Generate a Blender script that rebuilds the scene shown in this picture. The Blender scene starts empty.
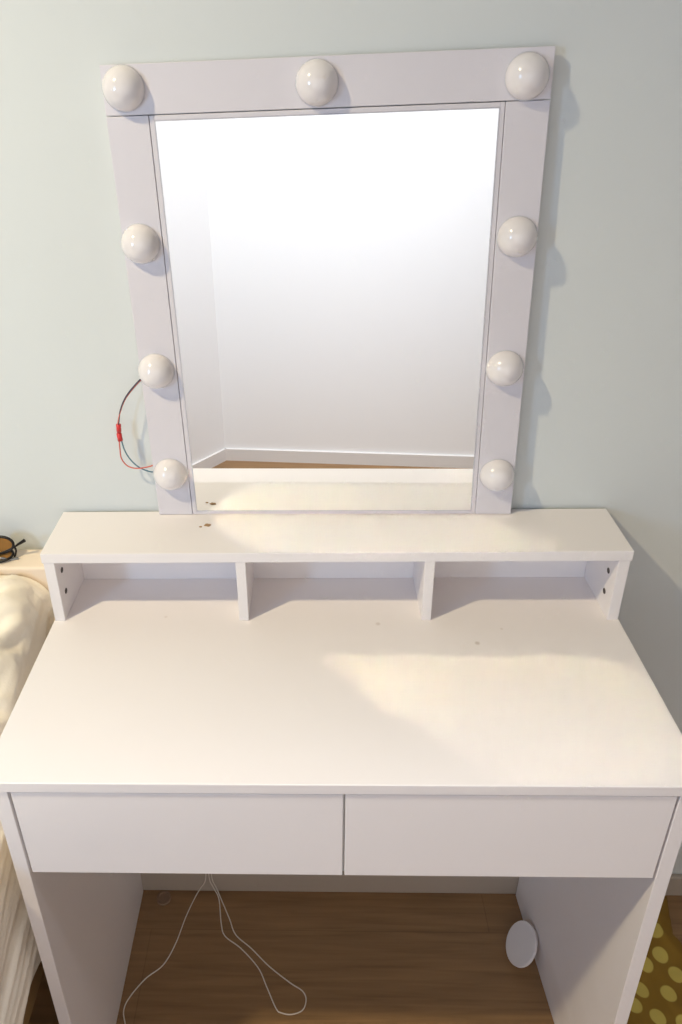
import bpy, bmesh, math, random
from mathutils import Vector, Matrix, noise
random.seed(7)
S = bpy.context.scene
COL = S.collection
PI = math.pi

# ------------------------------------------------------------------ materials
def new_mat(name):
    m = bpy.data.materials.new(name); m.use_nodes = True
    nt = m.node_tree; b = nt.nodes['Principled BSDF']
    return m, nt, b

def N(nt, kind, **kw):
    n = nt.nodes.new(kind)
    for k, v in kw.items(): setattr(n, k, v)
    return n

def plain(name, col, rough=.5, metal=0., coat=0., spec=.5, bump=0., bscale=60., var=0., vscale=8., stretch=(1, 1, 1), sheen=0.):
    m, nt, b = new_mat(name)
    b.inputs['Roughness'].default_value = rough
    b.inputs['Metallic'].default_value = metal
    b.inputs['Coat Weight'].default_value = coat
    b.inputs['Specular IOR Level'].default_value = spec
    b.inputs['Sheen Weight'].default_value = sheen
    tc = N(nt, 'ShaderNodeTexCoord'); mp = N(nt, 'ShaderNodeMapping'); mp.inputs['Scale'].default_value = stretch
    nt.links.new(tc.outputs['Object'], mp.inputs['Vector'])
    no = N(nt, 'ShaderNodeTexNoise'); no.inputs['Scale'].default_value = vscale; no.inputs['Detail'].default_value = 4
    nt.links.new(mp.outputs['Vector'], no.inputs['Vector'])
    mx = N(nt, 'ShaderNodeMix', data_type='RGBA')
    mx.inputs['A'].default_value = (*[c * (1 - var) for c in col], 1)
    mx.inputs['B'].default_value = (*[min(1, c * (1 + var)) for c in col], 1)
    nt.links.new(no.outputs['Fac'], mx.inputs['Factor'])
    nt.links.new(mx.outputs['Result'], b.inputs['Base Color'])
    if bump:
        n2 = N(nt, 'ShaderNodeTexNoise'); n2.inputs['Scale'].default_value = bscale; n2.inputs['Detail'].default_value = 5
        nt.links.new(mp.outputs['Vector'], n2.inputs['Vector'])
        bp = N(nt, 'ShaderNodeBump'); bp.inputs['Strength'].default_value = bump; bp.inputs['Distance'].default_value = .002
        nt.links.new(n2.outputs['Fac'], bp.inputs['Height']); nt.links.new(bp.outputs['Normal'], b.inputs['Normal'])
    return m

M = {}
WHITE = (.785, .742, .735)
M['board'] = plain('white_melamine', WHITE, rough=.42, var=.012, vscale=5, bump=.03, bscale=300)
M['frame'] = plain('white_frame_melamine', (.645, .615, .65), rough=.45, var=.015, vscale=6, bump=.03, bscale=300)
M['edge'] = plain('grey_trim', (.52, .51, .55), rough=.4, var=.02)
M['seam'] = plain('seam_dark', (.30, .28, .31), rough=.7)
M['bulb'] = plain('bulb_plastic', (.74, .70, .70), rough=.16, coat=.5, var=.01)
M['dark_hole'] = plain('dark_fitting', (.07, .055, .05), rough=.5)
M['wall'] = plain('pale_mint_wall', (.635, .66, .65), rough=.8, var=.018, vscale=3, bump=.06, bscale=120)
M['white_wall'] = plain('white_wall', (.93, .93, .925), rough=.8, var=.005, vscale=3, bump=.04, bscale=120)
M['ceiling'] = plain('ceiling_paint', (.62, .61, .59), rough=.9)
M['back_skirting'] = plain('shade_toned_skirting', (.43, .365, .30), rough=.45)  # darkened so the colour carries the shade under the desk
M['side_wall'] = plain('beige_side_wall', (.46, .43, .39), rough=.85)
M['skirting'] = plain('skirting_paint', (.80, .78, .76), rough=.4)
M['sheet'] = plain('cream_cotton', (.86, .78, .65), rough=.85, var=.03, vscale=14, bump=.25, bscale=180, sheen=.15)
M['mattress'] = plain('mattress_fabric', (.75, .70, .62), rough=.9, bump=.2, bscale=200)
M['ledge'] = plain('beige_ledge', (.78, .65, .51), rough=.55, var=.03)
M['bedwood'] = plain('brown_bed_wood', (.25, .15, .055), rough=.5, var=.2, vscale=6, stretch=(1, 1, 8))
M['red'] = plain('red_plastic', (.62, .03, .03), rough=.35)
M['redwire'] = plain('red_wire', (.62, .16, .12), rough=.45)
M['bluewire'] = plain('blue_wire', (.10, .20, .25), rough=.45)
M['darkwire'] = plain('dark_wire', (.07, .06, .08), rough=.45)
M['cord'] = plain('white_cord', (.72, .66, .58), rough=.5)
M['lid'] = plain('white_lid', (.74, .70, .70), rough=.5)
M['pad'] = plain('brown_pad', (.17, .10, .06), rough=.9, var=.15, vscale=30)
M['padrim'] = plain('pad_rim', (.25, .16, .10), rough=.8)
M['black'] = plain('black_acetate', (.012, .009, .007), rough=.35, spec=.3)
M['steel'] = plain('grey_metal', (.30, .30, .30), rough=.3, metal=.8)
M['crumb'] = plain('brown_crumb', (.33, .20, .10), rough=.8, var=.3, vscale=90)

def mirror_mat():
    m, nt, b = new_mat('silvered_glass')
    b.inputs['Metallic'].default_value = 1; b.inputs['Roughness'].default_value = .0
    b.inputs['Base Color'].default_value = (.965, .975, .968, 1)
    return m
M['mirror'] = mirror_mat()

def lens_mat():
    m, nt, b = new_mat('amber_lens')
    b.inputs['Base Color'].default_value = (.36, .18, .055, 1); b.inputs['Roughness'].default_value = .12
    b.inputs['Transmission Weight'].default_value = .35; b.inputs['IOR'].default_value = 1.2
    return m
M['lens'] = lens_mat()

def pane_mat():
    m, nt, b = new_mat('window_glass')
    t = N(nt, 'ShaderNodeBsdfTransparent'); g = N(nt, 'ShaderNodeBsdfGlossy'); g.inputs['Roughness'].default_value = .02
    mx = N(nt, 'ShaderNodeMixShader'); mx.inputs['Fac'].default_value = .05
    nt.links.new(t.outputs[0], mx.inputs[1]); nt.links.new(g.outputs[0], mx.inputs[2])
    nt.links.new(mx.outputs[0], nt.nodes['Material Output'].inputs['Surface'])
    return m
M['pane'] = pane_mat()

def tabletop_mat():
    """white melamine with three tiny scuffs"""
    m, nt, b = new_mat('white_melamine_scuffed')
    b.inputs['Roughness'].default_value = .40
    tc = N(nt, 'ShaderNodeTexCoord')
    no = N(nt, 'ShaderNodeTexNoise'); no.inputs['Scale'].default_value = 5
    nt.links.new(tc.outputs['Object'], no.inputs['Vector'])
    cr = N(nt, 'ShaderNodeMix', data_type='RGBA')
    cr.inputs['A'].default_value = (*[c * .988 for c in WHITE], 1); cr.inputs['B'].default_value = (*[c * 1.012 for c in WHITE], 1)
    nt.links.new(no.outputs['Fac'], cr.inputs['Factor'])
    last = cr.outputs['Result']
    for (x, y, r, a) in ((.063, -.116, .0028, .35), (.194, -.156, .0028, .45), (.233, -.127, .0018, .22), (-.24, -.10, .002, .2)):
        d = N(nt, 'ShaderNodeVectorMath', operation='DISTANCE'); d.inputs[1].default_value = (x, y, .7818)
        nt.links.new(tc.outputs['Object'], d.inputs[0])
        mr = N(nt, 'ShaderNodeMapRange'); mr.inputs['From Min'].default_value = r * .6; mr.inputs['From Max'].default_value = r * 1.6
        mr.inputs['To Min'].default_value = a; mr.inputs['To Max'].default_value = 0
        nt.links.new(d.outputs['Value'], mr.inputs['Value'])
        mx = N(nt, 'ShaderNodeMix', data_type='RGBA'); mx.inputs['B'].default_value = (.35, .26, .2, 1)
        nt.links.new(mr.outputs['Result'], mx.inputs['Factor']); nt.links.new(last, mx.inputs['A'])
        last = mx.outputs['Result']
    nt.links.new(last, b.inputs['Base Color'])
    return m
M['tabletop'] = tabletop_mat()

def floor_mat():
    m, nt, b = new_mat('oak_laminate')
    b.inputs['Roughness'].default_value = .45
    tc = N(nt, 'ShaderNodeTexCoord')
    br = N(nt, 'ShaderNodeTexBrick')
    br.inputs['Scale'].default_value = 1; br.inputs['Brick Width'].default_value = 1.3; br.inputs['Row Height'].default_value = .19
    br.inputs['Mortar Size'].default_value = .0012; br.inputs['Mortar Smooth'].default_value = .2
    br.inputs['Color1'].default_value = (.265, .150, .064, 1); br.inputs['Color2'].default_value = (.28, .160, .070, 1)
    br.inputs['Mortar'].default_value = (.22, .125, .054, 1)
    mo = N(nt, 'ShaderNodeMapping'); mo.inputs['Location'].default_value = (.35, .08, 0)
    nt.links.new(tc.outputs['Object'], mo.inputs['Vector']); nt.links.new(mo.outputs['Vector'], br.inputs['Vector'])
    mp = N(nt, 'ShaderNodeMapping'); mp.inputs['Scale'].default_value = (2.2, 38, 1)
    nt.links.new(tc.outputs['Object'], mp.inputs['Vector'])
    no = N(nt, 'ShaderNodeTexNoise'); no.inputs['Scale'].default_value = 2.2; no.inputs['Detail'].default_value = 7; no.inputs['Distortion'].default_value = .5
    nt.links.new(mp.outputs['Vector'], no.inputs['Vector'])
    mr = N(nt, 'ShaderNodeMapRange'); mr.inputs['From Min'].default_value = .3; mr.inputs['From Max'].default_value = .7
    mr.inputs['To Min'].default_value = .78; mr.inputs['To Max'].default_value = 1.18
    nt.links.new(no.outputs['Fac'], mr.inputs['Value'])
    mx = N(nt, 'ShaderNodeVectorMath', operation='SCALE')
    nt.links.new(br.outputs['Color'], mx.inputs[0]); nt.links.new(mr.outputs['Result'], mx.inputs['Scale'])
    nt.links.new(mx.outputs['Vector'], b.inputs['Base Color'])
    return m
M['floor'] = floor_mat()

DOTS = [(.602, -.123), (.619, -.154), (.569, -.139), (.544, -.183), (.592, -.186), (.521, -.21), (.60, -.232), (.555, -.228),
        (.608, -.082), (.556, -.085), (.516, -.125), (.485, -.165), (.475, -.235), (.50, -.28), (.545, -.295), (.595, -.29),
        (.645, -.26), (.45, -.30), (.48, -.35), (.53, -.36), (.58, -.35), (.63, -.34), (.46, -.09), (.51, -.05), (.57, -.03), (.62, -.03), (.43, -.20), (.43, -.13)]
def dotted_mat():
    m, nt, b = new_mat('mustard_dotted_cotton')
    b.inputs['Roughness'].default_value = .85
    tc = N(nt, 'ShaderNodeTexCoord'); sp = N(nt, 'ShaderNodeSeparateXYZ'); cb = N(nt, 'ShaderNodeCombineXYZ')
    nt.links.new(tc.outputs['Object'], sp.inputs[0]); nt.links.new(sp.outputs['X'], cb.inputs['X']); nt.links.new(sp.outputs['Y'], cb.inputs['Y'])
    last = None
    for (x, y) in DOTS:
        d = N(nt, 'ShaderNodeVectorMath', operation='DISTANCE'); d.inputs[1].default_value = (x, y, 0)
        nt.links.new(cb.outputs[0], d.inputs[0])
        if last is None: last = d.outputs['Value']
        else:
            mi = N(nt, 'ShaderNodeMath', operation='MINIMUM')
            nt.links.new(last, mi.inputs[0]); nt.links.new(d.outputs['Value'], mi.inputs[1]); last = mi.outputs[0]
    mr = N(nt, 'ShaderNodeMapRange'); mr.inputs['From Min'].default_value = .0125; mr.inputs['From Max'].default_value = .0145
    mr.inputs['To Min'].default_value = 1; mr.inputs['To Max'].default_value = 0
    nt.links.new(last, mr.inputs['Value'])
    no = N(nt, 'ShaderNodeTexNoise'); no.inputs['Scale'].default_value = 14; nt.links.new(tc.outputs['Object'], no.inputs['Vector'])
    c1 = N(nt, 'ShaderNodeMix', data_type='RGBA'); c1.inputs['A'].default_value = (.19, .10, .006, 1); c1.inputs['B'].default_value = (.29, .16, .011, 1)
    nt.links.new(no.outputs['Fac'], c1.inputs['Factor'])
    mx = N(nt, 'ShaderNodeMix', data_type='RGBA'); mx.inputs['B'].default_value = (.56, .43, .09, 1)
    nt.links.new(mr.outputs['Result'], mx.inputs['Factor']); nt.links.new(c1.outputs['Result'], mx.inputs['A'])
    nt.links.new(mx.outputs['Result'], b.inputs['Base Color'])
    return m
M['dotted'] = dotted_mat()

# ------------------------------------------------------------------ mesh helpers
def link(name, bm, mat, parent=None, smooth=False):
    me = bpy.data.meshes.new(name); bmesh.ops.recalc_face_normals(bm, faces=bm.faces); bm.to_mesh(me); bm.free()
    if smooth:
        for p in me.polygons: p.use_smooth = True
    o = bpy.data.objects.new(name, me); COL.objects.link(o)
    for mm in (mat if isinstance(mat, (list, tuple)) else [mat]): me.materials.append(mm)
    if parent: o.parent = parent
    return o

def empty(name, loc, label, cat, group=None):
    o = bpy.data.objects.new(name, None); COL.objects.link(o); o.location = loc; o.empty_display_size = .05
    return tag(o, label, cat, group)

def tag(o, label, cat, group=None, kind=None):
    o['label'] = label; o['category'] = cat
    if group: o['group'] = group
    if kind: o['kind'] = kind
    return o

def struct(o):
    o['kind'] = 'structure'; return o

def add_box(bm, x0, x1, y0, y1, z0, z1, bev=.0008, seg=2):
    t = bmesh.new()
    bmesh.ops.create_cube(t, size=1)
    for v in t.verts:
        v.co = Vector(((x0 + x1) / 2 + v.co.x * (x1 - x0), (y0 + y1) / 2 + v.co.y * (y1 - y0), (z0 + z1) / 2 + v.co.z * (z1 - z0)))
    if bev: bmesh.ops.bevel(t, geom=list(t.edges), offset=bev, segments=seg, affect='EDGES', profile=.5)
    merge(bm, t); return bm

def merge(bm, t, mat=None):
    if mat is not None: t.transform(mat)
    me = bpy.data.meshes.new('tmp'); t.to_mesh(me); t.free(); bm.from_mesh(me); bpy.data.meshes.remove(me)

def box(name, x0, x1, y0, y1, z0, z1, mat, parent=None, bev=.0008):
    return link(name, add_box(bmesh.new(), x0, x1, y0, y1, z0, z1, bev), mat, parent)

def add_lathe(bm, prof, n=48, mat=None):
    """profile (r, d) revolved about +Z"""
    t = bmesh.new(); rings = []
    for (r, d) in prof:
        if r < 1e-6: rings.append([t.verts.new((0, 0, d))])
        else: rings.append([t.verts.new((r * math.cos(2 * PI * k / n), r * math.sin(2 * PI * k / n), d)) for k in range(n)])
    for a, b in zip(rings, rings[1:]):
        for k in range(n):
            k2 = (k + 1) % n
            if len(a) == 1 and len(b) == 1: continue
            if len(a) == 1: t.faces.new((a[0], b[k], b[k2]))
            elif len(b) == 1: t.faces.new((a[k], a[k2], b[0]))
            else: t.faces.new((a[k], a[k2], b[k2], b[k]))
    for r in (rings[0], rings[-1]):
        if len(r) > 1: t.faces.new(r)
    merge(bm, t, mat); return bm

def smooth_path(pts, n=8):
    P = [Vector(p) for p in pts]; out = []
    for i in range(len(P) - 1):
        p0 = P[max(i - 1, 0)]; p1 = P[i]; p2 = P[i + 1]; p3 = P[min(i + 2, len(P) - 1)]
        for k in range(n):
            t = k / n
            out.append(.5 * ((2 * p1) + (p2 - p0) * t + (2 * p0 - 5 * p1 + 4 * p2 - p3) * t * t + (3 * p1 - p0 - 3 * p2 + p3) * t ** 3))
    out.append(P[-1]); return out

def add_tube(bm, pts, r, n=8):
    t = bmesh.new(); rings = []; prev = None
    for i, p in enumerate(pts):
        d = (pts[min(i + 1, len(pts) - 1)] - pts[max(i - 1, 0)]).normalized()
        if prev is None:
            u = d.orthogonal().normalized()
        else:
            u = (prev - d * prev.dot(d)); u = u.normalized() if u.length > 1e-6 else d.orthogonal().normalized()
        prev = u; w = d.cross(u); rr = r(i / (len(pts) - 1)) if callable(r) else r
        rings.append([t.verts.new(p + rr * (math.cos(2 * PI * k / n) * u + math.sin(2 * PI * k / n) * w)) for k in range(n)])
    for a, b in zip(rings, rings[1:]):
        for k in range(n): t.faces.new((a[k], a[(k + 1) % n], b[(k + 1) % n], b[k]))
    t.faces.new(rings[0]); t.faces.new(rings[-1])
    merge(bm, t); return bm

def tube(name, pts, r, mat, parent=None, sm=8):
    return link(name, add_tube(bmesh.new(), smooth_path(pts, sm), r), mat, parent, True)

# ------------------------------------------------------------------ dimensions (metres; wall behind the desk is about y = 0)
W = .40; D = .3837; DH = .1095; H = .7818; ST = .0157; ZS = .8982; DT = .0152
L = .3895; PT = .0173; YP = -.3810; ZD = .6225
WALLY = .006

# ------------------------------------------------------------------ room shell
CEIL = 2.60
fp = lambda x: -1.985 + .070 * (x + .46)                 # front wall line, slightly skewed
A = Vector((1.35, fp(1.35))); B = Vector((-.462, fp(-.462))); Cc = B + Vector((-.60, .80)) * .5
dirv = (Cc - B).normalized()
C2 = B + dirv * .62                                       # splayed wall beside the opposite wall
Dd = Vector((-2.40, C2.y))
def prism(name, poly, z0, z1, mat):
    bm = bmesh.new()
    lo = [bm.verts.new((p[0], p[1], z0)) for p in poly]; hi = [bm.verts.new((p[0], p[1], z1)) for p in poly]
    bm.faces.new(lo); bm.faces.new(hi); n = len(poly)
    for k in range(n): bm.faces.new((lo[k], lo[(k + 1) % n], hi[(k + 1) % n], hi[k]))
    return struct(link(name, bm, mat))
def slab(name, p, q, t, z0, z1, mat, hole=None):
    """wall from p to q (inner face), thickness t outwards (to the left of p->q); hole = (s0, s1, z0, z1)"""
    p = Vector(p); q = Vector(q); d = (q - p).normalized(); nrm = Vector((-d.y, d.x)); ln = (q - p).length
    bm = bmesh.new()
    def blk(s0, s1, a, b):
        t_ = bmesh.new(); add_box(t_, s0, s1, 0, t, a, b, 0)
        m4 = Matrix(((d.x, nrm.x, 0, p.x), (d.y, nrm.y, 0, p.y), (0, 0, 1, 0), (0, 0, 0, 1)))
        merge(bm, t_, m4)
    if hole:
        s0, s1, a, b = hole
        blk(0, s0, z0, z1); blk(s1, ln, z0, z1); blk(s0, s1, z0, a); blk(s0, s1, b, z1)
    else: blk(0, ln, z0, z1)
    return struct(link(name, bm, mat))

prism('floor', [(-2.5, .1), (1.45, .1), (1.45, -2.2), (-2.5, -2.2)], -.05, 0, M['floor'])
prism('ceiling', [(-2.5, .1), (1.45, .1), (1.45, -2.2), (-2.5, -2.2)], CEIL, CEIL + .05, M['ceiling'])
slab('wall_back', (-2.40, WALLY), (1.35, WALLY), .09, 0, CEIL, M['wall'])
slab('wall_right', (1.35, WALLY), A, .09, 0, CEIL, M['side_wall'])
slab('wall_front', A, B, .09, 0, CEIL, M['white_wall'])
slab('wall_front_left', B, C2, .09, 0, CEIL, M['white_wall'])
LW = (C2 - Dd).length
WIN = (.36, .74, 1.18, 1.80)
slab('wall_left_end', C2, Dd, .09, 0, CEIL, M['side_wall'], hole=WIN)
slab('wall_left', Dd, (-2.40, WALLY), .09, 0, CEIL, M['side_wall'])
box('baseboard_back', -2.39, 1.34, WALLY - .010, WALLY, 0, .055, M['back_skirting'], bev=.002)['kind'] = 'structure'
slab('baseboard_front', A - Vector((0, -.010)), B - Vector((0, -.010)), .010, 0, .055, M['skirting'])
nn = Vector((dirv.y, -dirv.x))
nn = nn if nn.x > 0 else -nn
slab('baseboard_front_left', B + nn * .010, C2 + nn * .010, .010, 0, .055, M['skirting'])
# window in the wall at the bed's foot end
w = struct(bpy.data.objects.new('window_1', None)); COL.objects.link(w)
WX0, WX1 = C2.x - WIN[1], C2.x - WIN[0]; x0, x1 = WX0, WX1; yw = C2.y - .06
bm = bmesh.new()
for (a, b, c, d) in ((x0, x1, WIN[2], WIN[2] + .05), (x0, x1, WIN[3] - .05, WIN[3]), (x0, x0 + .05, WIN[2] + .05, WIN[3] - .05), (x1 - .05, x1, WIN[2] + .05, WIN[3] - .05)):
    add_box(bm, a, b, yw - .02, yw + .02, c, d, .001)
struct(link('window_frame', bm, M['skirting'], w))
struct(box('window_pane', x0 + .05, x1 - .05, yw - .003, yw + .003, WIN[2] + .05, WIN[3] - .05, M['pane'], w, 0))

# ------------------------------------------------------------------ vanity desk
ORG = Vector((0, -.19, 0))
desk = empty('vanity_desk', ORG, 'white vanity desk with two flat drawers and a raised shelf of three cubbies', 'dressing table')
def part(name, bm, mat, smooth=False, parent=None):
    o = link(name, bm, mat, None, smooth); p = parent or desk
    o.parent = p; o.matrix_parent_inverse = Matrix.Translation(-ORG)
    if parent: o.matrix_parent_inverse = Matrix.Identity(4)
    return o
def pbox(name, x0, x1, y0, y1, z0, z1, mat=None, bev=.0008, parent=None):
    return part(name, add_box(bmesh.new(), x0, x1, y0, y1, z0, z1, bev), mat or M['board'], parent=parent)
pbox('tabletop', -W, W, -D, -.001, H - DT, H, M['tabletop'], .0012)
for s in (-1, 1):
    a, b = sorted((s * L, s * (L - PT)))
    sp = pbox('side_panel', a, b, YP, -.006, 0, H - DT)
    bm = bmesh.new(); bm.from_mesh(sp.data)
    for k in range(1, 8): bmesh.ops.bisect_plane(bm, geom=bm.verts[:] + bm.edges[:] + bm.faces[:], plane_co=(0, 0, k * .095), plane_no=(0, 0, 1))
    bm.to_mesh(sp.data); bm.free()
    for v in sp.data.vertices:          # the panels are not dead square: they stray a few millimetres towards the floor
        fz = 1 - v.co.z / (H - DT); fy = (v.co.y - YP) / (-.006 - YP)
        v.co.x += (-.0085 * fz ** 2) if s < 0 else fz ** 2 * (.016 * (1 - fy) - .005 * fy)
IN = L - PT
pbox('back_rail', -IN + .003, IN - .005, -.030, -.016, .68, H - DT)
XG = .0062
for (a, b) in ((-IN + .0034, XG - .0012), (XG + .0012, IN - .0026)):
    dr = pbox('drawer', a, b, YP, YP + .016, ZD, H - DT - .0035)
    bm = bmesh.new()
    xa, xb, ya, yb_, za, zb = a + .012, b - .012, YP + .0165, -.06, ZD + .012, H - DT - .035
    add_box(bm, xa, xa + .012, ya, yb_, za, zb, .0004); add_box(bm, xb - .012, xb, ya, yb_, za, zb, .0004)
    add_box(bm, xa + .0125, xb - .0125, yb_ - .012, yb_, za, zb, .0004); add_box(bm, xa + .0125, xb - .0125, ya, yb_ - .0125, za, za + .006, .0004)
    part('drawer_box', bm, M['board'], parent=dr)
# raised shelf
pbox('shelf_top', -W, W, -DH, 0, ZS - ST, ZS, bev=.001)
for s in (-1, 1):
    a, b = sorted((s * .3983, s * .3832))
    sp = pbox('shelf_side', a, b, -DH + .001, -.0005, H, ZS - ST)
    bm_y = -.087 if s < 0 else -.0835
    for dz in ((.8555, .819) if s < 0 else (.848, .813)):
        bm = bmesh.new()
        m4 = Matrix.Translation((s * .3832, bm_y, dz)) @ Matrix.Rotation(-s * PI / 2, 4, 'Y')
        add_lathe(bm, [(.0042, .0000), (.0042, .0006), (.0032, .0009), (.0030, .0002), (0, .0002)], 20, m4)
        part('screw_hole', bm, M['dark_hole'], parent=sp)
for xc in (-.1262, .1312):
    pbox('divider', xc - .0068, xc + .0068, -DH + .001, -.0097, H, ZS - ST)
pbox('back_panel', -.3832, .3832, -.0097, -.0005, H, ZS - ST)

# ------------------------------------------------------------------ lighted mirror standing on the shelf
MW, MH, RAIL, STI, INS = .5061, .5937, .0532, .0494, .0060
lean, yaw, roll = -.00957, -.01081, -.0131
RM = Matrix.Rotation(yaw, 4, 'Z') @ Matrix.Rotation(lean, 4, 'X') @ Matrix.Rotation(roll, 4, 'Y')
mir = empty('vanity_mirror', (-.0007, -.01254, ZS + .0002), 'white framed vanity mirror with nine round bulbs standing on the raised shelf', 'mirror')
mir.rotation_euler = RM.to_euler()
TH = .0085
def flare(x, z): return .0062 * (1 - z / MH) * max(0, x / (MW / 2))     # the right stile splays a little at its foot
a = MW / 2
def mpart(name, bm, mat, smooth=False, parent=mir):
    if name not in ('bulb', 'wire_connector'):
        for v in bm.verts: v.co.x += flare(v.co.x, v.co.z)
    return link(name, bm, mat, parent, smooth)
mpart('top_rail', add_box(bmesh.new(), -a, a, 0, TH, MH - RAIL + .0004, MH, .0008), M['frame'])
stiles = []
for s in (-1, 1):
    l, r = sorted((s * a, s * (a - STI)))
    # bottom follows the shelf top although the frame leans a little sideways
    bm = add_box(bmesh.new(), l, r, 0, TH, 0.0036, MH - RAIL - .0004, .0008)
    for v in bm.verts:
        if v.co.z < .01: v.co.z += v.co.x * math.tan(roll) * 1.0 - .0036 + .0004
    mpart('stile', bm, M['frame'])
gi = a - STI
# trim around the glass: thin lip on all four sides
bm = bmesh.new()
g = .0006
lo = lambda x: x * math.tan(roll) + .0006
add_box(bm, -gi + g, -gi + INS, .0006, TH, .004, MH - RAIL - g, .0006)
add_box(bm, gi - INS, gi - g, .0006, TH, .004, MH - RAIL - g, .0006)
add_box(bm, -gi + INS, gi - INS, .0006, TH, MH - RAIL - INS, MH - RAIL - g, .0006)
for v in bm.verts:
    if v.co.z < .01: v.co.z += lo(v.co.x) - .004
t = bmesh.new(); add_box(t, -gi + INS, gi - INS, .0006, TH, 0, .0045, .0006)
for v in t.verts: v.co.z += lo(v.co.x)
merge(bm, t)
mpart('glass_trim', bm, M['frame'])
# slim grey bead and the glass itself
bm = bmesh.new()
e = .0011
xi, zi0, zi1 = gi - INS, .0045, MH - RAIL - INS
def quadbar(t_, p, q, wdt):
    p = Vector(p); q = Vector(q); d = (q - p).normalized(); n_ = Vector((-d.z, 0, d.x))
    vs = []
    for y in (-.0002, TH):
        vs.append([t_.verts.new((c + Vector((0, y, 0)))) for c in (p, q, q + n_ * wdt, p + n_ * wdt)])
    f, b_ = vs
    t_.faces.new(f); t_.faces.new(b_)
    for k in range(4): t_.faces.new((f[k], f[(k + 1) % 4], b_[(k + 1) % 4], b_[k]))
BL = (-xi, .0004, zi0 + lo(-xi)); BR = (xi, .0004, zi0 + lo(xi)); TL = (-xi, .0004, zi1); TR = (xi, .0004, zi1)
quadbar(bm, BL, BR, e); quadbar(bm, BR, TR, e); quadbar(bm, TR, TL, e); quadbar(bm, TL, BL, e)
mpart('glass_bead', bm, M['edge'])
bm = bmesh.new()
vs = [[bm.verts.new((p[0], y, p[2])) for p in (BL, BR, TR, TL)] for y in (.0012, TH - .001)]
bm.faces.new(vs[0]); bm.faces.new(vs[1])
for k in range(4): bm.faces.new((vs[0][k], vs[0][(k + 1) % 4], vs[1][(k + 1) % 4], vs[1][k]))
mpart('mirror_glass', bm, M['mirror'])
# bulbs: a globe on a short collar
R = .0243; prof = [(.0236, 0)]
ca = -.0010
for k in range(0, 29):
    th = math.radians(4 + k * (86 / 28)); prof.append((R * math.cos(th) if k < 28 else 0, ca + R * math.sin(th)))
M4 = Matrix.Rotation(PI / 2, 4, 'X')
for (bx, bz) in ((-.2285, .5690), (-.0085, .5668), (.2245, .5648), (-.2310, .3953), (.2285, .3903), (-.2310, .2278), (.2270, .2213), (-.2290, .0713), (.2290, .0623)):
    bm = bmesh.new(); add_lathe(bm, prof, 56)
    o = mpart('bulb', bm, M['bulb'], True); o.location = (bx + flare(bx, bz), 0, bz); o.rotation_euler = (PI / 2, 0, 0)
    cb_ = bmesh.new(); add_lathe(cb_, [(.0250, 0), (.0250, .0007), (.0246, .0011), (.0238, .0011), (.0238, 0)], 40)
    link('socket', cb_, M['edge'], o, True)
# loose wires at the left edge (world points -> mirror space)
Minv = (Matrix.Translation(mir.location) @ RM).inverted()
def wpts(l): return [Minv @ Vector(p) for p in l]
def wire(name, pts, r, mat): return link(name, add_tube(bmesh.new(), smooth_path(wpts(pts), 10), r, 8), mat, mir, True)
wr = wire('wire', [(-.240, -.001, 1.112), (-.252, -.004, 1.114), (-.262, -.012, 1.108), (-.278, -.017, 1.090), (-.288, -.018, 1.070), (-.2935, -.017, 1.047)], .0010, M['darkwire']); wr['label'] = 'dark wire above the connector'
wr = wire('wire', [(-.243, .000, 1.110), (-.254, -.005, 1.111), (-.264, -.011, 1.104), (-.2795, -.016, 1.086), (-.2890, -.018, 1.066), (-.2950, -.017, 1.047)], .0009, M['redwire']); wr['label'] = 'red wire above the connector'
bm = bmesh.new()
add_tube(bm, [Vector(v) for v in wpts([(-.2935, -.0165, 1.049), (-.2938, -.0165, 1.044), (-.2942, -.0165, 1.038)])], .0034, 10)
add_tube(bm, [Vector(v) for v in wpts([(-.2942, -.0165, 1.0385), (-.2946, -.0165, 1.0345)])], .0028, 10)
add_tube(bm, [Vector(v) for v in wpts([(-.2946, -.0165, 1.035), (-.2944, -.0165, 1.029), (-.2940, -.0165, 1.024)])], .0036, 10)
mpart('wire_connector', bm, M['red'], True)['label'] = 'red plug joining the wires'
wr = wire('wire', [(-.2955, -.0165, 1.026), (-.2965, -.016, 1.010), (-.2965, -.015, .995), (-.290, -.014, .983), (-.278, -.013, .978), (-.262, -.010, .9785), (-.252, -.004, .979), (-.240, .000, .979)], .0010, M['redwire']); wr['label'] = 'red wire below the connector'
wr = wire('wire', [(-.2925, -.0165, 1.026), (-.2905, -.016, 1.010), (-.285, -.014, .994), (-.275, -.012, .980), (-.262, -.009, .971), (-.252, -.004, .967), (-.240, .000, .966)], .0010, M['bluewire']); wr['label'] = 'blue-grey wire below the connector'

# ------------------------------------------------------------------ bed and its cover
bed = empty('bed', (-1.36, -.5, 0), 'bed with brown wooden rail and beige headboard ledge left of the desk', 'bed')
Bi = Matrix.Translation((1.36, .5, 0))
def bpart(name, bm, mat, smooth=False, parent=None):
    o = link(name, bm, mat, parent or bed, smooth)
    if parent is None: o.matrix_parent_inverse = Bi
    return o
bm = bmesh.new()
for (x0, x1, y0, y1) in ((-.464, -.432, -.985, -.06), (-2.33, -2.30, -.985, -.06), (-2.2995, -.4645, -.985, -.955), (-2.2995, -.4645, -.09, -.06)):
    add_box(bm, x0, x1, y0, y1, .296, .40, .002)
bpart('bed_rail', bm, M['bedwood'])
for (x, y) in ((-.50, -.93), (-.50, -.12), (-2.26, -.93), (-2.26, -.12)):
    bm = bmesh.new(); add_lathe(bm, [(.018, 0), (.028, .296)], 20, Matrix.Translation((x, y, 0)))
    bpart('leg', bm, M['bedwood'])
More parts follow.
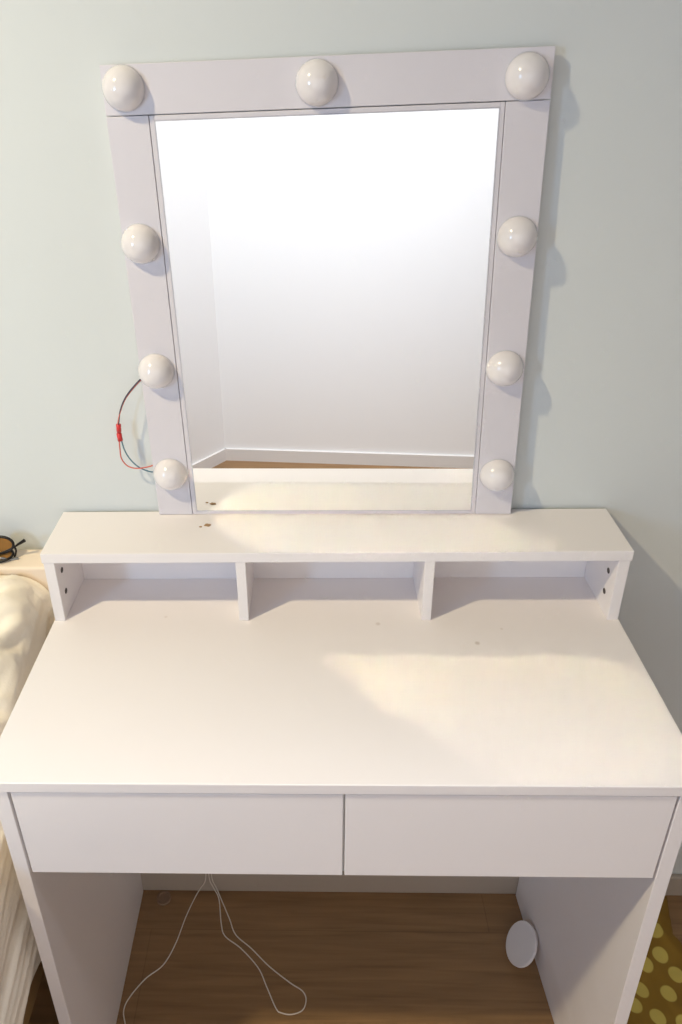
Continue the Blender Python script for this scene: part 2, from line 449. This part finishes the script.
bm = bmesh.new(); add_box(bm, -2.295, -.470, -.95, -.10, .36, .63, .03, 4); bpart('mattress', bm, M['mattress'], True)
bm = bmesh.new(); add_box(bm, -2.36, -.412, -.056, -.006, .10, .837, .004, 3); bpart('headboard', bm, M['ledge'])

def lerp_tab(tab, t):
    for (a_, va), (b_, vb) in zip(tab, tab[1:]):
        if t <= b_:
            u = max(0, (t - a_) / (b_ - a_)); u = u * u * (3 - 2 * u); return va + (vb - va) * u
    return tab[-1][1]
ZT = [(.058, .826), (.075, .838), (.12, .832), (.17, .806), (.26, .742), (.36, .700), (.50, .680), (.99, .670)]
def nz(x, y, z=0, s=1): return noise.noise(Vector((x * s, y * s, z)))
def cover():
    bm = bmesh.new(); rows = []
    NY, NS = 260, 220
    for i in range(NY + 1):
        yv = .059 + (.996 - .059) * (i / NY) ** 1.35
        zt = lerp_tab(ZT, yv)
        hem = .357 + .012 * nz(yv, 0, 3.3, 7)
        rnd = .055
        xs = -.4145
        ltop = 1.0
        lside = zt - rnd - hem
        larc = rnd * PI / 2
        tot = ltop + larc + lside
        row = []
        for j in range(NS + 1):
            f = j / NS
            s = (f ** .55) * tot              # denser towards the hem
            # wrinkle field, creases running diagonally / along the side
            if s < ltop:
                x = xs - rnd - ltop + s; z = zt; n = Vector((0, 0, 1)); k = 0
            elif s < ltop + larc:
                th = (s - ltop) / rnd; x = xs - rnd + rnd * math.sin(th); z = zt - rnd + rnd * math.cos(th); n = Vector((math.sin(th), 0, math.cos(th))); k = th / (PI / 2)
            else:
                d = s - ltop - larc; x = xs; z = zt - rnd - d; n = Vector((1, 0, 0)); k = 1
            u = x * .8 - yv * .55; v = yv * .75 + x * .6
            rg = lambda t_: 1 - 2 * abs(t_)
            w1 = .012 * nz(u * 2, v * 9, 1.7, 1.6) + .012 * rg(nz(u * 5, v * 17, 4.1, 1.9)) + .010 * rg(nz(u * 10, v * 26, 7.7, 2.1)) + .005 * nz(x * 25, yv * 25, z * 25) - .013
            # side folds: long ridges running along y and falling slightly
            q = z * 1.0 + yv * .42
            w2 = .012 * nz(q * 13, yv * 2.0, 8.2) + .011 * rg(nz(q * 23, yv * 2.6, 2.2)) + .004 * rg(nz(q * 55, yv * 5, 5.2)) - .008
            dsp = (1 - k) * w1 + k * (w2 - .009)
            if yv < .075: dsp *= (yv - .059) / .016
            p = Vector((x, -yv, z)) + n * dsp
            p.x = min(p.x, -.4050)
            if k == 1: p.x = max(p.x, -.4265)
            row.append(bm.verts.new(p))
        rows.append(row)
    for a_, b_ in zip(rows, rows[1:]):
        for j in range(NS): bm.faces.new((a_[j], a_[j + 1], b_[j + 1], b_[j]))
    o = link('bedspread', bm, M['sheet'], None, True)
    md = o.modifiers.new('thickness', 'SOLIDIFY'); md.thickness = .003; md.offset = -1
    return o
tag(cover(), 'crumpled cream bedspread hanging over the side of the bed beside the desk', 'bedspread')

# ------------------------------------------------------------------ sunglasses on the headboard ledge
sg = empty('sunglasses', (-.49, -.032, .837), 'dark rimmed sunglasses with amber lenses lying on the ledge behind the bed', 'sunglasses')
Si = Matrix.Translation((.49, .032, -.837))
def spart(name, bm, mat, smooth=True, parent=None):
    o = link(name, bm, mat, parent or sg, smooth)
    if parent is None: o.matrix_parent_inverse = Si
    return o
def ring_pts(c, U, V, ru, rv, n=40):
    c = Vector(c); U = Vector(U).normalized(); V = Vector(V).normalized()
    return [c + U * ru * math.cos(2 * PI * k / n) + V * rv * math.sin(2 * PI * k / n) for k in range(n + 1)]
for (c, U, V, ru, rv) in (((-.4925, -.030, .8600), (1, .05, 0), (0, .35, 1), .0200, .0125), ((-.4945, -.0350, .8440), (1, .1, .05), (0, .95, .38), .0200, .0110)):
    pr = ring_pts(c, U, V, ru, rv)
    rim = spart('rim', add_tube(bmesh.new(), pr, .0021, 8), M['black'])
    nrm = Vector(U).cross(Vector(V)).normalized(); bm = bmesh.new()
    rr = [[bm.verts.new(p + nrm * h) for p in ring_pts(c, U, V, ru, rv)[:-1]] for h in (-.0007, .0007)]
    bm.faces.new(rr[0]); bm.faces.new(rr[1])
    for k in range(40): bm.faces.new((rr[0][k], rr[0][(k + 1) % 40], rr[1][(k + 1) % 40], rr[1][k]))
    spart('lens', bm, M['lens'], False, parent=rim).matrix_parent_inverse = Matrix.Identity(4)
spart('bridge', add_tube(bmesh.new(), smooth_path([(-.4725, -.029, .8570), (-.4700, -.030, .8510), (-.4712, -.031, .8450), (-.4735, -.032, .8400)]), .0015), M['black'])
spart('temple', add_tube(bmesh.new(), smooth_path([(-.5080, -.040, .8470), (-.490, -.036, .8500), (-.4735, -.031, .8555), (-.4640, -.029, .8610), (-.4550, -.028, .8665)]), lambda t: .0014 + .0016 * max(0, t - .55) / .45), M['black'])
spart('temple', add_tube(bmesh.new(), smooth_path([(-.5050, -.040, .8420), (-.490, -.041, .8440), (-.478, -.038, .8395), (-.4670, -.034, .8390)]), .0019), M['steel'])

# ------------------------------------------------------------------ small things
for k, (x, y, r, lab) in enumerate(((-.188, -.0435, .0018, 'tiny brown crumb on the white shelf, left of the bigger crumb'), (-.1785, -.0395, .0036, 'brown crumb on the white shelf below the mirror, the bigger of two'))):
    bm = bmesh.new(); bmesh.ops.create_icosphere(bm, subdivisions=3, radius=1)
    for v in bm.verts:
        f = 1 + .45 * noise.noise(v.co * 1.7 + Vector((k * 5, 0, 0)))
        v.co = Vector((v.co.x * r * 1.25 * f, v.co.y * r * .8 * f, max(-.2, v.co.z) * r * .5 * f))
    mn = min(v.co.z for v in bm.verts)
    for v in bm.verts: v.co += Vector((x, y, ZS - mn))
    tag(link('crumb', bm, M['crumb'], None, True), lab, 'crumb', 'crumbs on the shelf')

cr = .0011
c1 = [(-.246, -.0075, .30), (-.2465, -.0075, .12), (-.2505, -.0075, .045), (-.262, -.009, .018), (-.272, -.014, cr), (-.286, -.056, cr), (-.298, -.107, cr), (-.315, -.146, cr), (-.343, -.170, cr), (-.365, -.200, cr), (-.372, -.222, cr), (-.364, -.245, cr), (-.345, -.285, cr), (-.32, -.33, cr)]
tag(tube('power_cord', c1, cr, M['cord']), 'thin white cord trailing to the left across the floor under the desk', 'cord')
c2 = [(-.2400, -.0075, .30), (-.2405, -.0075, .12), (-.2430, -.0075, .048), (-.236, -.009, .018), (-.225, -.021, cr), (-.215, -.070, cr), (-.205, -.093, cr), (-.173, -.115, cr), (-.138, -.149, cr), (-.120, -.182, cr), (-.102, -.216, cr), (-.092, -.223, cr), (-.074, -.225, cr), (-.055, -.218, cr), (-.049, -.201, cr), (-.056, -.187, cr), (-.078, -.174, cr), (-.118, -.146, cr), (-.153, -.115, cr), (-.185, -.090, cr), (-.200, -.060, cr), (-.2195, -.023, cr), (-.2300, -.0095, .018), (-.2375, -.0075, .048), (-.2360, -.0075, .12), (-.2355, -.0075, .30)]
tag(tube('power_cord', c2, cr, M['cord']), 'thin white cord in a long narrow loop on the floor under the desk', 'cord')

Rd, td, cyd = .0378, .632, -.1196
bm = bmesh.new()
m4 = Matrix.Translation((.3753 - Rd * math.sin(td) - .0055, cyd, Rd * math.cos(td) + .0042)) @ Matrix.Rotation(-(PI / 2 - td), 4, 'Y')
add_lathe(bm, [(0, -.0030), (Rd - .001, -.0030), (Rd, -.0020), (Rd, .0022), (Rd - .0008, .0030), (Rd - .003, .0032), (0, .0032)], 64, m4)
lid = tag(link('round_lid', bm, M['lid'], None, False), 'round white lid leaning on the right side panel under the desk', 'lid')

bm = bmesh.new()
add_lathe(bm, [(0, .0024), (.0105, .0024), (.0115, .0040), (.0135, .0040), (.0145, .0030), (.0145, 0), (0, 0)], 32)
pad = tag(link('floor_stop', bm, M['padrim'], None, False), 'small round brown disc on the floor in the back left corner under the desk', 'floor stop')
pad.location = (-.336, -.0205, 0)

# mustard dotted cloth lying on the floor at the right
def cloth():
    bm = bmesh.new(); NX, NY = 60, 90; rows = []
    edge = [(.006, .664), (.032, .657), (.080, .645), (.098, .653), (.13, .672), (.20, .70), (.36, .69), (.45, .66)]
    for i in range(NY + 1):
        yv = .0065 + (.43) * i / NY
        xr = edge[-1][1]
        for (a_, va), (b_, vb) in zip(edge, edge[1:]):
            if yv <= b_: xr = va + (vb - va) * max(0, (yv - a_) / (b_ - a_)); break
        xr += .003 * nz(yv, 0, 1, 60)
        row = []
        for j in range(NX + 1):
            f = j / NX; x = .402 + (xr - .402) * f
            h = .006 + .020 * max(0, nz(x * 1.0, yv, .4, 9) + .25) + .006 * nz(x, yv, 2.2, 26)
            ed = min(1, (1 - f) * 9, i / 5, (NY - i) / 5)
            h = max(.0022, h) * ed + .0022 * (1 - ed)
            row.append(bm.verts.new((x, -yv, h + .0005)))
        rows.append(row)
    for a_, b_ in zip(rows, rows[1:]):
        for j in range(NX): bm.faces.new((a_[j], a_[j + 1], b_[j + 1], b_[j]))
    o = link('dotted_cloth', bm, M['dotted'], None, True)
    md = o.modifiers.new('thickness', 'SOLIDIFY'); md.thickness = .0022; md.offset = -1
    return o
tag(cloth(), 'mustard cloth with yellow polka dots crumpled on the floor right of the desk', 'cloth')

# ------------------------------------------------------------------ light
def light(name, kind, loc, energy, col, **kw):
    l = bpy.data.lights.new(name, kind); l.energy = energy; l.color = col
    for k, v in kw.items(): setattr(l, k, v)
    o = bpy.data.objects.new(name, l); COL.objects.link(o); o.location = loc; return o
def aim(o, target):
    o.rotation_euler = (Vector(target) - o.location).to_track_quat('-Z', 'Y').to_euler(); return o
lamp = aim(light('ceiling_downlight', 'SPOT', (-1.10, -.85, 2.50), 108, (1, .85, .545), shadow_soft_size=.045, spot_size=math.radians(90), spot_blend=1), (-.40, -.40, .75))
wall_fill = aim(light('added_wall_fill', 'AREA', (.10, -.75, 2.50), 16.5, (.935, .955, 1.04), shape='RECTANGLE', size=1.2, size_y=.15), (.05, -1.95, .45))  # unseen fill lamp, added to brighten the opposite wall
wall_fill.data.spread = math.radians(100)
wl = light('window_daylight', 'AREA', ((WX0 + WX1) / 2, C2.y - .03, 1.49), 12, (.42, .66, 1), shape='RECTANGLE', size=WX1 - WX0 - .12, size_y=.42)
wl.rotation_euler = (PI / 2, 0, 0)      # area lights shine along -Z: turn to +Y
wld = bpy.data.worlds.new('World'); S.world = wld; wld.use_nodes = True
wld.node_tree.nodes['Background'].inputs[0].default_value = (.75, .85, 1, 1)
wld.node_tree.nodes['Background'].inputs[1].default_value = .6

# ------------------------------------------------------------------ camera
cam = bpy.data.cameras.new('camera'); co = bpy.data.objects.new('camera', cam); COL.objects.link(co)
f_px, px, py = 753.396, 291.406, 452.469
cya, cpi, cro = .0379677, -.4731738, -.0267189
fw = Vector((-math.sin(cya) * math.cos(cpi), math.cos(cya) * math.cos(cpi), math.sin(cpi)))
rt = Vector((math.cos(cya), math.sin(cya), 0)); up = rt.cross(fw)
r2 = math.cos(cro) * rt + math.sin(cro) * up; u2 = -math.sin(cro) * rt + math.cos(cro) * up
m3 = Matrix((r2, u2, -fw)).transposed()
co.matrix_world = Matrix.Translation((-.0205652, -.9516223, 1.4819828)) @ m3.to_4x4()
cam.sensor_fit = 'VERTICAL'; cam.sensor_height = 36; cam.lens = 36 * f_px / 1024
cam.shift_x = (341 - px) / 1024; cam.shift_y = (py - 512) / 1024
cam.clip_start = .02; cam.clip_end = 50
S.camera = co

vs_ = S.view_settings
S.display_settings.display_device = 'sRGB'
vs_.view_transform = 'Standard'; vs_.look = 'None'; vs_.gamma = 1; vs_.use_curve_mapping = False; vs_.exposure = 0.06
S.cycles.max_bounces = 14; S.cycles.diffuse_bounces = 8; S.cycles.glossy_bounces = 6
S.cycles.caustics_reflective = True; S.cycles.blur_glossy = 0.0
S.cycles.use_adaptive_sampling = False
S.cycles.sample_clamp_indirect = 0
